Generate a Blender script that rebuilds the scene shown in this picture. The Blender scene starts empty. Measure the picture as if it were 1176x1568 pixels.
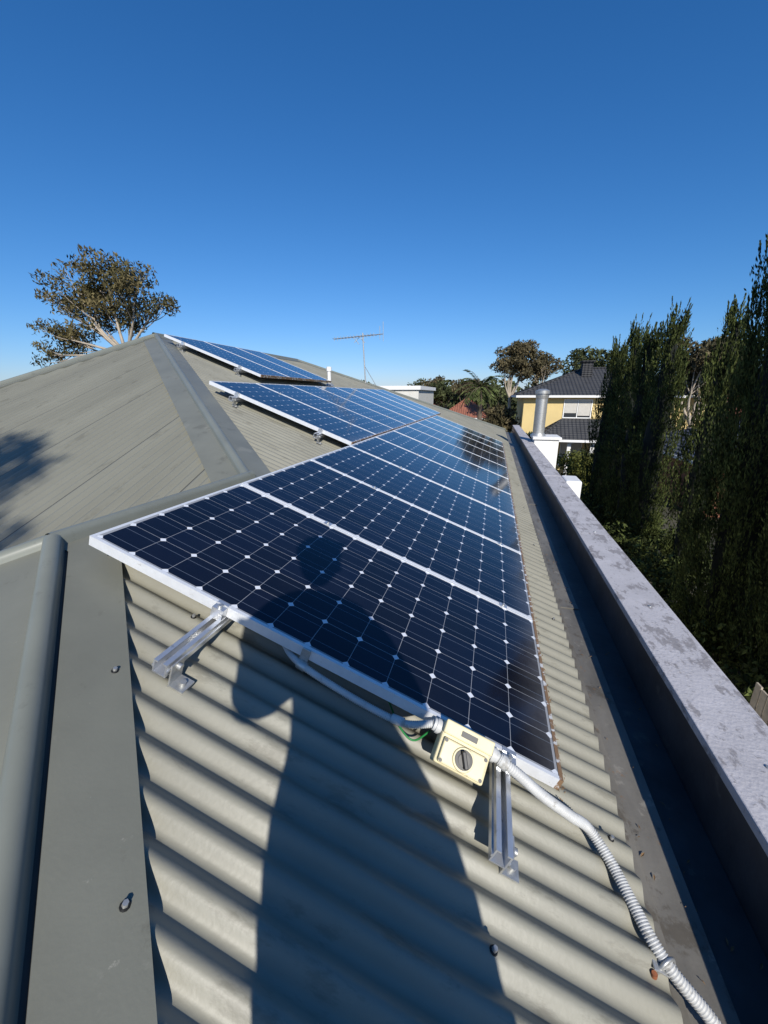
import bpy, bmesh, math, random
import numpy as np
from mathutils import Vector, Matrix, noise
random.seed(7); rng=np.random.default_rng(7)
S=bpy.context.scene
LIFT=5.5   # everything is laid out relative to eye level, then lifted so the ground is z=0
# ------------------------------------------------------------------ helpers
def link(o,parent=None):
    S.collection.objects.link(o)
    if parent: o.parent=parent
    return o
def empty(name,loc=(0,0,0)):
    e=bpy.data.objects.new(name,None); e.location=loc; e.empty_display_size=.2
    return link(e)
def mesh(name,verts,faces,mats=(),parent=None,smooth=False,mi=None):
    me=bpy.data.meshes.new(name)
    me.from_pydata([tuple(v) for v in verts],[],faces); 
    for m in mats: me.materials.append(m)
    if mi is not None: me.polygons.foreach_set('material_index',mi)
    if smooth: me.polygons.foreach_set('use_smooth',[True]*len(me.polygons))
    me.update()
    return link(bpy.data.objects.new(name,me),parent)
class MB:
    """mesh builder collecting parts"""
    def __init__(s): s.v=[];s.f=[];s.m=[];s.sm=[]
    def add(s,v,f,m=0,sm=False):
        n=len(s.v); s.v+= [tuple(p) for p in v]; s.f+=[tuple(i+n for i in q) for q in f]; s.m+=[m]*len(f); s.sm+=[sm]*len(f)
    def box(s,lo,hi,m=0,M=None):
        x0,y0,z0=lo;x1,y1,z1=hi
        v=[Vector(p) for p in ((x0,y0,z0),(x1,y0,z0),(x1,y1,z0),(x0,y1,z0),(x0,y0,z1),(x1,y0,z1),(x1,y1,z1),(x0,y1,z1))]
        if M is not None: v=[M@p for p in v]
        s.add(v,[(0,3,2,1),(4,5,6,7),(0,1,5,4),(1,2,6,5),(2,3,7,6),(3,0,4,7)],m)
    def bbox(s,lo,hi,bev,m=0,M=None,seg=2):
        bm=bmesh.new(); bmesh.ops.create_cube(bm,size=1)
        for v in bm.verts: v.co=Vector(((lo[i]+hi[i])/2+v.co[i]*(hi[i]-lo[i]) for i in range(3)))
        bmesh.ops.bevel(bm,geom=bm.edges[:],offset=bev,segments=seg,affect='EDGES',profile=.5)
        if M is not None: bm.transform(M)
        bm.verts.index_update()
        s.add([v.co.copy() for v in bm.verts],[[v.index for v in f.verts] for f in bm.faces],m); bm.free()
    def cyl(s,p0,p1,r0,r1=None,n=16,m=0,cap=True,sm=True):
        p0=Vector(p0);p1=Vector(p1); r1=r0 if r1 is None else r1
        s.tube([p0,p1],[r0,r1],n,m,cap,sm)
    def tube(s,pts,rad,n=10,m=0,cap=True,sm=True):
        pts=[Vector(p) for p in pts]; N=len(pts)
        t=(pts[1]-pts[0]).normalized(); a=t.orthogonal().normalized(); V=[]
        for i in range(N):
            if i<N-1 and i>0: t2=(pts[i+1]-pts[i-1]).normalized()
            elif i==N-1: t2=(pts[i]-pts[i-1]).normalized()
            else: t2=t
            a=(a-t2*a.dot(t2)).normalized(); b=t2.cross(a)
            for k in range(n):
                g=2*math.pi*k/n; V.append(pts[i]+(a*math.cos(g)+b*math.sin(g))*rad[i])
        F=[(i*n+k,i*n+(k+1)%n,(i+1)*n+(k+1)%n,(i+1)*n+k) for i in range(N-1) for k in range(n)]
        s.add(V,F,m,sm)
        if cap:
            s.add(V[:n],[tuple(reversed(range(n)))],m); s.add(V[-n:],[tuple(range(n))],m)
    def make(s,name,mats,parent=None):
        o=mesh(name,s.v,s.f,mats,parent,mi=s.m)
        o.data.polygons.foreach_set('use_smooth',s.sm); return o
def spline(pts,n=12):
    pts=[Vector(p) for p in pts]; P=[pts[0]*2-pts[1]]+pts+[pts[-1]*2-pts[-2]]; out=[]
    for i in range(1,len(P)-2):
        for k in range(n):
            t=k/n; a,b,c,d=P[i-1],P[i],P[i+1],P[i+2]
            out.append(.5*((2*b)+(c-a)*t+(2*a-5*b+4*c-d)*t*t+(3*b-a-3*c+d)*t**3))
    out.append(pts[-1]); return out
def resample(pts,step):
    out=[pts[0].copy()]; acc=0
    for a,b in zip(pts,pts[1:]):
        L=(b-a).length; d=step-acc
        while d<=L: out.append(a.lerp(b,d/L)); d+=step
        acc=L-(d-step)
    return out
# ------------------------------------------------------------------ materials
def mat(name,col,rough=.6,metal=0,var=.15,scale=4,col2=None,bump=0,bscale=60,spec=.5,stretch=(1,1,1),coat=0,island=0,detail=6):
    m=bpy.data.materials.new(name); m.use_nodes=True; nt=m.node_tree; N=nt.nodes; L=nt.links
    b=N['Principled BSDF']; b.inputs['Roughness'].default_value=rough; b.inputs['Metallic'].default_value=metal
    b.inputs['Specular IOR Level'].default_value=spec; b.inputs['Coat Weight'].default_value=coat
    tc=N.new('ShaderNodeTexCoord'); mp=N.new('ShaderNodeMapping'); mp.inputs['Scale'].default_value=stretch
    L.new(tc.outputs['Object'],mp.inputs[0])
    nz=N.new('ShaderNodeTexNoise'); nz.inputs['Scale'].default_value=scale; nz.inputs['Detail'].default_value=detail; nz.inputs['Roughness'].default_value=.62
    L.new(mp.outputs[0],nz.inputs['Vector'])
    cr=N.new('ShaderNodeValToRGB'); cr.color_ramp.elements[0].position=.33; cr.color_ramp.elements[1].position=.67
    c1=[max(0,c*(1-var)) for c in col]; c2=[min(1,c*(1+var)) for c in (col2 or col)]
    cr.color_ramp.elements[0].color=(*c1,1); cr.color_ramp.elements[1].color=(*c2,1)
    L.new(nz.outputs[0],cr.inputs[0]); out=cr.outputs[0]
    if island:
        g=N.new('ShaderNodeNewGeometry'); mr=N.new('ShaderNodeMapRange'); mr.inputs[3].default_value=1-island; mr.inputs[4].default_value=1+island
        L.new(g.outputs['Random Per Island'],mr.inputs[0])
        mx=N.new('ShaderNodeMix'); mx.data_type='RGBA'; mx.blend_type='MULTIPLY'; mx.inputs[0].default_value=1
        L.new(out,mx.inputs[6]); L.new(mr.outputs[0],mx.inputs[7]); out=mx.outputs[2]
    L.new(out,b.inputs['Base Color'])
    if bump:
        n2=N.new('ShaderNodeTexNoise'); n2.inputs['Scale'].default_value=bscale; n2.inputs['Detail'].default_value=4; L.new(tc.outputs['Object'],n2.inputs['Vector'])
        bp=N.new('ShaderNodeBump'); bp.inputs['Strength'].default_value=bump; bp.inputs['Distance'].default_value=.01
        L.new(n2.outputs[0],bp.inputs['Height']); L.new(bp.outputs[0],b.inputs['Normal'])
    return m
def speckle(m,col,scale,thr,fac=1,soft=.06,stretch=(1,1,1)):
    """add blotches/spots of another colour onto an existing material"""
    nt=m.node_tree;N=nt.nodes;L=nt.links;b=N['Principled BSDF']
    src=b.inputs['Base Color'].links[0].from_socket
    tc=N.new('ShaderNodeTexCoord'); nz=N.new('ShaderNodeTexNoise'); nz.inputs['Scale'].default_value=scale; nz.inputs['Detail'].default_value=8; nz.inputs['Roughness'].default_value=.7
    mp=N.new('ShaderNodeMapping'); mp.inputs['Scale'].default_value=stretch; L.new(tc.outputs['Object'],mp.inputs[0]); L.new(mp.outputs[0],nz.inputs['Vector'])
    mr=N.new('ShaderNodeMapRange'); mr.inputs[1].default_value=thr; mr.inputs[2].default_value=thr+soft; mr.inputs[4].default_value=fac; L.new(nz.outputs[0],mr.inputs[0])
    mx=N.new('ShaderNodeMix'); mx.data_type='RGBA'; L.new(mr.outputs[0],mx.inputs[0]); L.new(src,mx.inputs[6]); mx.inputs[7].default_value=(*col,1)
    L.new(mx.outputs[2],b.inputs['Base Color']); return mx
m_roof=mat('corrugated_steel',(.240,.230,.182),.46,0,.10,2.2,bump=.05,bscale=90); speckle(m_roof,(.15,.14,.105),9,.56,.55,stretch=(.35,1.6,1)); speckle(m_roof,(.41,.40,.33),34,.70,.5); speckle(m_roof,(.35,.34,.28),3.2,.60,.3,.1,stretch=(.4,1.4,1))
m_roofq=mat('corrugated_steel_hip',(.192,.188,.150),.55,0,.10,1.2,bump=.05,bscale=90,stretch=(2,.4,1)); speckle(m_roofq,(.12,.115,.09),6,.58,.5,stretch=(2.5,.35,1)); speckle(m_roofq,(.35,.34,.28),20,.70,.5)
m_lap=mat('sheet_lap_shadow_gap',(.06,.058,.05),.8)
m_cap=mat('ridge_cap_steel',(.172,.172,.138),.42,0,.10,2.5,bump=.04,bscale=120); speckle(m_cap,(.38,.36,.30),30,.67,.6); speckle(m_cap,(.10,.095,.07),6,.59,.45); speckle(m_cap,(.30,.29,.24),4,.62,.35); speckle(m_cap,(.42,.41,.36),110,.68,.6)
m_roll=mat('ridge_roll_steel',(.190,.198,.166),.38,0,.08,3); speckle(m_roll,(.4,.4,.34),35,.69,.5); speckle(m_roll,(.11,.11,.09),7,.6,.4)
m_alu=mat('anodised_aluminium',(.70,.71,.72),.33,.75,.06,20); speckle(m_alu,(.35,.34,.32),35,.6,.5)
m_frame=mat('panel_frame_aluminium',(.76,.77,.78),.42,.25,.05,30); speckle(m_frame,(.42,.40,.36),28,.62,.5)
m_galv=mat('galvanised_steel',(.5,.5,.48),.45,.7,.2,40); speckle(m_galv,(.28,.13,.05),60,.64,.7)
m_dark=mat('black_plastic',(.012,.012,.012),.4,0,.1)
m_cond=mat('grey_conduit_plastic',(.54,.54,.52),.5,0,.08,25); speckle(m_cond,(.27,.25,.21),30,.57,.6)
m_iso=mat('cream_isolator_plastic',(.72,.63,.38),.45,0,.06,25); speckle(m_iso,(.30,.25,.15),45,.61,.5)
m_red=mat('rusty_red_fitting',(.30,.10,.04),.8,0,.4,60)
m_green=mat('green_wire',(.02,.2,.05),.5)
m_gutter=mat('gutter_steel',(.15,.14,.12),.5,0,.35,5,bump=.1,bscale=40,stretch=(1,.4,1)); speckle(m_gutter,(.30,.28,.24),12,.60,.6); speckle(m_gutter,(.08,.065,.045),8,.54,.6); speckle(m_gutter,(.22,.13,.06),18,.62,.6)
m_gutshade=mat('gutter_steel_shaded',(.045,.046,.048),.4,0,.35,5,bump=.1,bscale=40); speckle(m_gutshade,(.13,.12,.10),9,.60,.5)  # gutter shade painted into the colour: darker copy of the gutter steel
m_par=mat('weathered_parapet_cap',(.48,.455,.455),.75,0,.10,6,bump=.25,bscale=80); speckle(m_par,(.22,.20,.195),9,.54,.75,.05,stretch=(1.6,.8,1)); speckle(m_par,(.14,.13,.12),40,.59,.6); speckle(m_par,(.64,.62,.61),50,.64,.5)
m_wall=mat('rendered_wall',(.62,.60,.54),.85,0,.06,3,bump=.1)
m_white=mat('white_paint',(.78,.77,.74),.6,0,.05,6)
def cellmat():
    m=bpy.data.materials.new('solar_cells'); m.use_nodes=True; nt=m.node_tree;N=nt.nodes;L=nt.links;b=N['Principled BSDF']
    def M(op,a,bb=None,c=None):
        n=N.new('ShaderNodeMath'); n.operation=op
        for i,x in enumerate((a,bb,c)):
            if x is None: continue
            if isinstance(x,(int,float)): n.inputs[i].default_value=x
            else: L.new(x,n.inputs[i])
        return n.outputs[0]
    tc=N.new('ShaderNodeTexCoord'); sx=N.new('ShaderNodeSeparateXYZ'); L.new(tc.outputs['Object'],sx.inputs[0])
    p=.1285
    cx=M('DIVIDE',M('SUBTRACT',sx.outputs[0],.019),p); cy=M('DIVIDE',M('SUBTRACT',sx.outputs[1],.0185),p)
    frx=M('FRACT',cx); fry=M('FRACT',cy)
    fx=M('ABSOLUTE',M('SUBTRACT',frx,.5)); fy=M('ABSOLUTE',M('SUBTRACT',fry,.5))
    gap=M('GREATER_THAN',M('MAXIMUM',fx,fy),.5-.0070)
    dia=M('GREATER_THAN',M('ADD',fx,fy),1-.095)
    out=M('MAXIMUM',M('MAXIMUM',M('LESS_THAN',cx,0),M('GREATER_THAN',cx,12)),M('MAXIMUM',M('LESS_THAN',cy,0),M('GREATER_THAN',cy,6)))
    white=M('MAXIMUM',dia,M('MULTIPLY',gap,.36))
    white=M('MAXIMUM',white,M('MULTIPLY',out,.4))
    bus=M('LESS_THAN',M('ABSOLUTE',M('SUBTRACT',M('ABSOLUTE',M('SUBTRACT',fry,.5)),.25)),.0060)
    wn=N.new('ShaderNodeTexWhiteNoise'); wn.noise_dimensions='3D'; cb=N.new('ShaderNodeCombineXYZ'); L.new(M('FLOOR',cx),cb.inputs[0]); L.new(M('FLOOR',cy),cb.inputs[1])
    oi=N.new('ShaderNodeObjectInfo'); L.new(M('MULTIPLY',oi.outputs['Random'],37),cb.inputs[2]); L.new(cb.outputs[0],wn.inputs[0])
    cr=N.new('ShaderNodeValToRGB'); cr.color_ramp.elements[0].color=(.0018,.0032,.0095,1); cr.color_ramp.elements[1].color=(.0034,.0058,.0175,1); L.new(wn.outputs[0],cr.inputs[0])
    m1=N.new('ShaderNodeMix'); m1.data_type='RGBA'; L.new(M('MULTIPLY',bus,.40),m1.inputs[0]); L.new(cr.outputs[0],m1.inputs[6]); m1.inputs[7].default_value=(.28,.34,.44,1)
    m2=N.new('ShaderNodeMix'); m2.data_type='RGBA'; L.new(white,m2.inputs[0]); L.new(m1.outputs[2],m2.inputs[6]); m2.inputs[7].default_value=(.72,.74,.77,1)
    nz=N.new('ShaderNodeTexNoise'); nz.inputs['Scale'].default_value=7; nz.inputs['Detail'].default_value=8; nz.inputs['Roughness'].default_value=.7; L.new(tc.outputs['Object'],nz.inputs['Vector'])
    edge=N.new('ShaderNodeMapRange'); edge.inputs[1].default_value=1.42; edge.inputs[2].default_value=1.57; L.new(sx.outputs[0],edge.inputs[0])
    d=M('ADD',M('MULTIPLY',M('MULTIPLY',edge.outputs[0],edge.outputs[0]),M('MULTIPLY',nz.outputs[0],.4)),M('MULTIPLY',nz.outputs[0],.022))
    m3=N.new('ShaderNodeMix'); m3.data_type='RGBA'; L.new(d,m3.inputs[0]); L.new(m2.outputs[2],m3.inputs[6]); m3.inputs[7].default_value=(.34,.33,.32,1)
    L.new(m3.outputs[2],b.inputs['Base Color'])
    rr=N.new('ShaderNodeMapRange'); rr.inputs[3].default_value=.05; rr.inputs[4].default_value=.12; L.new(nz.outputs[0],rr.inputs[0]); L.new(rr.outputs[0],b.inputs['Roughness'])
    b.inputs['IOR'].default_value=1.45
    return m
m_cell=cellmat()
m_fr2=mat('panel_frame_lower_edge',(.66,.65,.62),.5,.15,.05,30); speckle(m_fr2,(.22,.12,.05),30,.42,.95); 
m_lit=mat('leaf_litter',(.17,.10,.045),.8,0,.4,30)
# ------------------------------------------------------------------ key geometry (relative to the eye)
T=.3629; cT,sT=math.cos(T),math.sin(T); TAN=math.tan(T)
A=Vector((-1.2209,.8964,-.4319)); U=Vector((cT,0,-sT)); Vv=Vector((0,1,0)); Nn=Vector((sT,0,cT))
def PP(u,v,h): return A+U*u+Vv*v-Nn*h
def PX(X,Y,h):
    z=A.z-(X-A.x)*TAN-h/cT; return Vector((X,Y,z))
RH=.125
def zP(X): return A.z-(X-A.x)*TAN-RH/cT
XR=-1.405; YR0=.91; YR1=2.03; zR=zP(XR)
XK=-4.9; YK=5.21; zK=zP(XK); YF=9.7; YE=15.1; XE=.455
kh=1.09
sQ=(zK-zR)/(YK-YR1)
sS=TAN*kh
def xstart(Y):
    if Y<YR0: return XR+(YR0-Y)*kh
    if Y<YR1: return XR
    if Y<YK: return XR-(Y-YR1)*(XR-XK)/(YK-YR1)
    if Y<YF: return XK
    return XK+(Y-YF)*(XE-XK)/(YE-YF)
house=empty('corrugated_roof_house')
PIT=.076; AMP=.0122
def sheet(name,ts,fa,fb,mats):
    V=[];F=[]
    for i,t in enumerate(ts):
        o=AMP*math.cos(2*math.pi*t/PIT)
        a=fa(t);b=fb(t); V.append((a[0],a[1],a[2]+o)); V.append((b[0],b[1],b[2]+o))
        if i: F.append((2*i-2,2*i-1,2*i+1,2*i))
    return mesh(name,V,F,mats,house,smooth=True)
st=PIT/14
sheet('right_slope',np.arange(-1.55,YE,st),lambda t:(min(xstart(t),XE-.01),t,zP(min(xstart(t),XE-.01))),lambda t:(XE,t,zP(XE)),[m_roof])
def yupQ(X): return YR1+(XR-X)*(YK-YR1)/(XR-XK) if X>XK else YK-(XK-X)*2.7
def zQ(Y): return zR+sQ*(Y-YR1)
def ylowQ(X): return YR1-.9*(XR-X)
sheet('hip_end_slope',np.arange(-6.95,XR,st),lambda t:(t,ylowQ(t),zQ(ylowQ(t))),lambda t:(t,yupQ(t),zQ(yupQ(t))),[m_roofq])
lp=MB()
for k in range(1,8):
    X=-round((1.0+k*.762)/PIT)*PIT-PIT*.22
    if X<XR-.1:
        y0,y1=ylowQ(X),yupQ(X)
        lp.tube([(X,y0,zQ(y0)+AMP*.25),(X,y1,zQ(y1)+AMP*.25)],[.005]*2,6,0)
lp.make('sheet_laps',[m_lap],house)
def zS(Y): return zR-sS*(YR0-Y)
sheet('near_hip_end_slope',np.arange(-4.0,1.15,st),lambda t:(t,YR0-abs(t-XR)/kh,zS(YR0-abs(t-XR)/kh)),lambda t:(t,-1.6,zS(-1.6)) if abs(t-XR)/kh<2.5 else (t,YR0-abs(t-XR)/kh,zS(YR0-abs(t-XR)/kh)),[m_roofq])
def xl(Y): return XR-(YR0-Y)*kh if Y<YR0 else XR
sheet('wing_left_slope',np.arange(-2.2,YR1,st),lambda t:(xl(t),t,zR-TAN*(XR-xl(t))),lambda t:(min(xl(t),XR-(YR1-t)/.9) if t<YR1 else XR,t,zR-TAN*(XR-min(xl(t),XR-(YR1-t)/.9))),[m_roof])
mesh('main_left_slope',[(XK,YK,zK),(XK,YF,zK),(-7.6,YF+2,zK-3),(-7.0,YK-.0-2.7*2.1,zQ(YK-2.7*2.1)),(-7.6,-.8,zK-3)],[(0,3,4,2,1)],[m_roof],house)
mesh('far_hip_end',[(XK,YF,zK-.01),(XE,YE,zP(XE)-.01),(-7.6,YE,zP(XE)-.01)],[(0,2,1)],[m_roof],house)
def cap(name,p0,p1,nA,nB,w=.17,r=.027,up=.016,lip=.018,groove=False):
    p0=Vector(p0);p1=Vector(p1); l=(p1-p0).normalized(); nA=Vector(nA).normalized();nB=Vector(nB).normalized()
    sA=l.cross(nA); sB=l.cross(nB)
    if sA.z>0: sA=-sA
    if sB.z>0: sB=-sB
    if (sA-sB).length<.5: sB=-sB
    lat=Vector((0,0,1)).cross(l).normalized()
    if lat.dot(sA)<0: lat=-lat
    upv=l.cross(lat).normalized(); 
    if upv.z<0: upv=-upv
    if groove: up=.021
    gr=.009 if groove else .0005; gd=.006 if groove else 0
    def prof(c):
        P=[c+sA*w+nA*(up-lip), c+sA*w+nA*up, c+sA*(r+gr)+nA*up, c+sA*(r+gr*.9)+nA*(up-gd), c+sA*(r*1.0)+nA*(up-gd)]
        for k in range(0,11):
            g=math.pi*k/10; P.append(c+upv*(up+.006)+lat*(r*math.cos(g))+upv*(r*math.sin(g)))
        P+=[c+sB*(r*1.0)+nB*up, c+sB*w+nB*up, c+sB*w+nB*(up-lip)]
        return P
    a=prof(p0);b=prof(p1);n=len(a)
    F=[(i,i+1,n+i+1,n+i) for i in range(n-1)]
    mi=[(2 if groove and i in (2,3) else (1 if 4<=i<=15 else 0)) for i in range(n-1)]
    o=mesh(name,a+b,F,[m_cap,m_roll,m_lap],house,mi=mi)
    for q in o.data.polygons: q.use_smooth= 5<=q.index<=14
    return o
nP=(sT,0,cT); nS=(0,-sS,1); nQ=(0,-sQ,1); nR=(-sT,0,cT)
E=lambda x,y,z:Vector((x,y,z))
near_dir=Vector((kh,-1,-sS))
pr0=E(XR,YR0,zR)
cap('near_hip_cap',pr0,pr0+near_dir*2.35,nP,nS,w=.182,groove=True)
cap('near_left_hip_cap',pr0,pr0+Vector((-kh,-1,-sS))*2.4,nR,nS)
cap('wing_ridge_cap',pr0+E(0,-.01,.004),E(XR,YR1+.05,zR+.004),nP,nR,w=.15)
cap('main_hip_cap',E(XR,YR1,zR),E(XK,YK,zK),nP,nQ,w=.19,r=.03)
cap('main_left_hip_cap',E(XK,YK,zK),E(XK-1.9,YK-1.9*2.7,zQ(YK-1.9*2.7)),nQ,(-1,0,.8),w=.12)
cap('main_ridge_cap',E(XK,YK-.05,zK+.004),E(XK,YF,zK+.004),nP,(-1,0,.9),w=.15)
cap('far_hip_cap',E(XK,YF,zK),E(XE,YE,zP(XE)),nP,(0,.5,1),w=.15)
sb=MB()
def screw(p,n):
    p=Vector(p);n=Vector(n).normalized()
    sb.cyl(p,p+n*.003,.009,.0075,10,1); sb.cyl(p+n*.003,p+n*.010,.0058,.005,6,0)
for X in (-.88,.08,.40):
    for j in range(-6,90):
        Y=round((.56+j*.19)/PIT)*PIT
        if j%4==0 and X==.08 or j%6==2 and X!=.08:
            if xstart(Y)+.2<X: screw((X,Y,zP(X)+AMP),nP)
hd=near_dir.normalized(); sA=hd.cross(Vector(nP)); sA=-sA if sA.z>0 else sA
sBv=hd.cross(Vector(nS).normalized()); sBv=-sBv if sBv.z>0 else sBv
for d in (.08,.60,1.1):
    screw(pr0+hd*d+sA*.15+Vector(nP)*.021,nP)
    screw(pr0+hd*(d+.1)+sBv*.13+Vector(nS).normalized()*.021,nS)
sb.make('roof_screws',[m_galv,m_dark],house)
g=MB()
zE=zP(XE); GD=.075
g.add([(XE-.05,-1.6,zE-.016),(XE-.05,YE,zE-.016),(XE+.035,YE,zE-.045),(XE+.035,-1.6,zE-.045),(XE+.045,-1.6,zE-GD),(XE+.045,YE,zE-GD)],[(0,3,2,1),(3,4,5,2)],0)
xm=XE+.15
g.add([(XE+.045,-1.6,zE-GD),(xm,-1.6,zE-GD-.004),(xm,YE,zE-GD-.004),(XE+.045,YE,zE-GD)],[(0,1,2,3)],0)
g.add([(xm,-1.6,zE-GD-.004),(xm+.006,-1.6,zE-GD-.03),(.7385,-1.6,zE-GD-.03),(.7385,YE,zE-GD-.03),(xm+.006,YE,zE-GD-.03),(xm,YE,zE-GD-.004)],[(0,1,4,5),(1,2,3,4)],1)  # parapet-side sole painted as shaded; roof-side strip keeps the lit grey
for y in (2.4,4.9,7.6,10.4): g.box((XE+.046,y,zE-GD-.001),(xm-.001,y+.05,zE-GD+.004),0)
def bit(x,y,z,l,m=2):
    a=random.uniform(0,3.14); w_=l*.28
    g.add([(x-l*math.cos(a),y-l*math.sin(a),z),(x+w_*math.sin(a),y-w_*math.cos(a),z+.002),(x+l*math.cos(a),y+l*math.sin(a),z+.001),(x-w_*math.sin(a),y+w_*math.cos(a),z+.003)],[(0,1,2,3)],m)
for i in range(300):
    x=random.uniform(XE+.05,.72); y=random.uniform(.3,11); bit(x,y,(zE-GD+.003) if x<xm else zE-GD-.026,random.uniform(.003,.012))
for i in range(1500):
    y=random.uniform(.9,8.9); x=.262+abs(random.gauss(0,.010)); bit(x,y,PX(x,y,random.uniform(.0,.05)).z if x<.268 else PX(x,y,RH-.012).z,random.uniform(.003,.009))
g.make('box_gutter',[m_gutter,m_gutshade,m_lit],house)
p=MB()
PX0,PX1,PZ=.728,.955,-1.05
p.box((PX0+.012,-1.6,zE-.4),(PX1-.02,YE+.3,PZ-.024),1)  # inner face takes the same painted shade colour as the sole
y=-1.6; k=0
while y<YE+.3:
    y2=min(y+2.42,YE+.3); p.bbox((PX0-.002*(k%2),y,PZ-.030),(PX1,y2-.004,PZ+.002*(k%2)),.004,0); y=y2; k+=1
for yy in (.35,1.15,2.1,3.3,5,6.6): p.cyl((PX0+.13,yy,PZ),(PX0+.13,yy,PZ+.006),.009,.007,8,2)
p.make('parapet',[m_par,m_gutshade,m_galv],house)
w=MB()
w.box((-7.3,-1.3,-5.5),(PX1-.035,YE+.1,zE-.35),0)
w.box((PX1-.034,-1.6,-1.35),(PX1+.0,YE+.3,-1.16),0)
w.make('walls',[m_wall],house)
c=MB(); c.bbox((.97,9.75,-5.45),(1.5,10.4,-.98),.01,0); c.bbox((.93,9.7,-.98),(1.55,10.45,-.92),.01,0); c.make('chimney_block',[m_white],house)
c=MB(); c.bbox((.965,5.35,-1.42),(1.16,5.75,-1.05),.02,0); c.cyl((1.06,5.55,-1.42),(1.06,5.55,-5.4),.045,m=0); c.make('rain_head_and_downpipe',[m_white],house)
f=MB(); fx,fy=1.07,10.05
f.cyl((fx,fy,-.92),(fx,fy,.02),.13,n=24,m=0); f.cyl((fx,fy,-.92),(fx,fy,-.86),.17,.14,n=24,m=0)
f.cyl((fx,fy,-.08),(fx,fy,.0),.135,.15,n=24,m=0); f.cyl((fx,fy,.03),(fx,fy,.10),.16,n=24,m=0); f.cyl((fx,fy,.10),(fx,fy,.14),.16,.05,n=24,m=0)
f.cyl((fx,fy,-.4),(fx,fy,-.37),.134,n=24,m=0)
f.make('flue_pipe',[m_galv])
v=MB(); v.cyl((-3.15,7.55,zP(-3.15)-.02),(-3.15,7.55,zP(-3.15)+.30),.035,m=0); v.cyl((-3.15,7.55,zP(-3.15)+.28),(-3.15,7.55,zP(-3.15)+.36),.05,m=0); v.cyl((-3.15,7.55,zP(-3.15)),(-3.15,7.55,zP(-3.15)+.06),.1,.04,m=1); v.make('vent_pipe',[m_white,m_galv])
# ------------------------------------------------------------------ solar panels
def panelmesh():
    b=MB(); LU,LV,t,w=1.58,.808,.035,.0115
    b.box((w,0,-t),(LU-w,w,0),0); b.box((w,LV-w,-t),(LU-w,LV,0),0); b.box((0,0,-t),(w,LV,0),0); b.box((LU-w,0,-t),(LU,LV,0),2)
    b.add([(w,w,-.0022),(LU-w,w,-.0022),(LU-w,LV-w,-.0022),(w,LV-w,-.0022)],[(0,1,2,3)],1)
    b.add([(w,w,-.008),(LU-w,w,-.008),(LU-w,LV-w,-.008),(w,LV-w,-.008)],[(3,2,1,0)],0)
    b.box((.12,.34,-.030),(.24,.47,-.0085),3)
    me=bpy.data.meshes.new('solar_panel'); me.from_pydata(b.v,[],b.f)
    for q in (m_frame,m_cell,m_fr2,m_dark): me.materials.append(q)
    me.polygons.foreach_set('material_index',b.m); me.update(); return me
pm=panelmesh()
def panel(u,v):
    o=bpy.data.objects.new('solar_panel',pm); o.location=PP(u,v,0); o.rotation_euler=(random.uniform(-.002,.002),T+random.uniform(-.0012,.0012),0); link(o)
rows=[(0,0,10),(-1.60,2.58,8),(-3.53,4.06,3)]
for u,v,n in rows:
    for k in range(n): panel(u,v+k*.817)
def rail(u,v0,v1,feet):
    b=MB(); h0=.0365; w=.020; H=.042; t=.004
    M=Matrix.Translation(PP(u,v0,h0))@Matrix.Rotation(T,4,'Y'); L=v1-v0
    b.box((-w,0,-H),(w,L,-H+t),0,M); b.box((-w,0,-H+t),(-w+t,L,0),0,M); b.box((w-t,0,-H+t),(w,L,0),0,M)
    b.box((-w+t,0,-t),(-.0075,L,0),0,M); b.box((.0075,0,-t),(w-t,L,0),0,M)
    b.box((-w-.003,0,-H*.62),(-w,L,-H*.45),0,M); b.box((w,0,-H*.62),(w+.003,L,-H*.45),0,M)
    for fv in feet:
        y=fv-v0
        b.box((w+.0035,y,-RH+h0+.004),(w+.008,y+.045,-.008),1,M); b.box((w+.008,y,-RH+h0+.009),(w+.05,y+.045,-RH+h0+.014),1,M)
        b.cyl(M@Vector((w+.008,y+.022,-.022)),M@Vector((w+.019,y+.022,-.022)),.009,n=6,m=1)
        b.cyl(M@Vector((w+.032,y+.022,-RH+h0+.014)),M@Vector((w+.032,y+.022,-RH+h0+.024)),.009,n=6,m=1)
    return b,M
for (u0,v0,n) in rows:
    for uu in ((.505,1.425) if u0==0 else (.33,1.25)):
        ext=.235 if u0==0 else .10
        b,M=rail(u0+uu,v0-ext,v0+n*.817+.05,[v0-ext+.012]+[v0+.9*k+.6 for k in range(int(n*.9))])
        for k in range(n+1):
            y=ext+k*.817-(.0045 if k else .012)
            if k==0: 
                b.box((-.019,y-.014,-.002),(.019,y+.010,.0375),0,M); b.box((-.019,y+.010,.0370),(.019,y+.022,.041),0,M)
                b.cyl(M@Vector((0,y-.002,.0375)),M@Vector((0,y-.002,.046)),.007,n=6,m=1)
            else:
                b.box((-.018,y-.0165,.0367),(.018,y+.0165,.0395),0,M); b.cyl(M@Vector((0,y,.0395)),M@Vector((0,y,.046)),.0065,n=6,m=1)
        b.make('solar_mounting_rail',[m_alu,m_galv])
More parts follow.
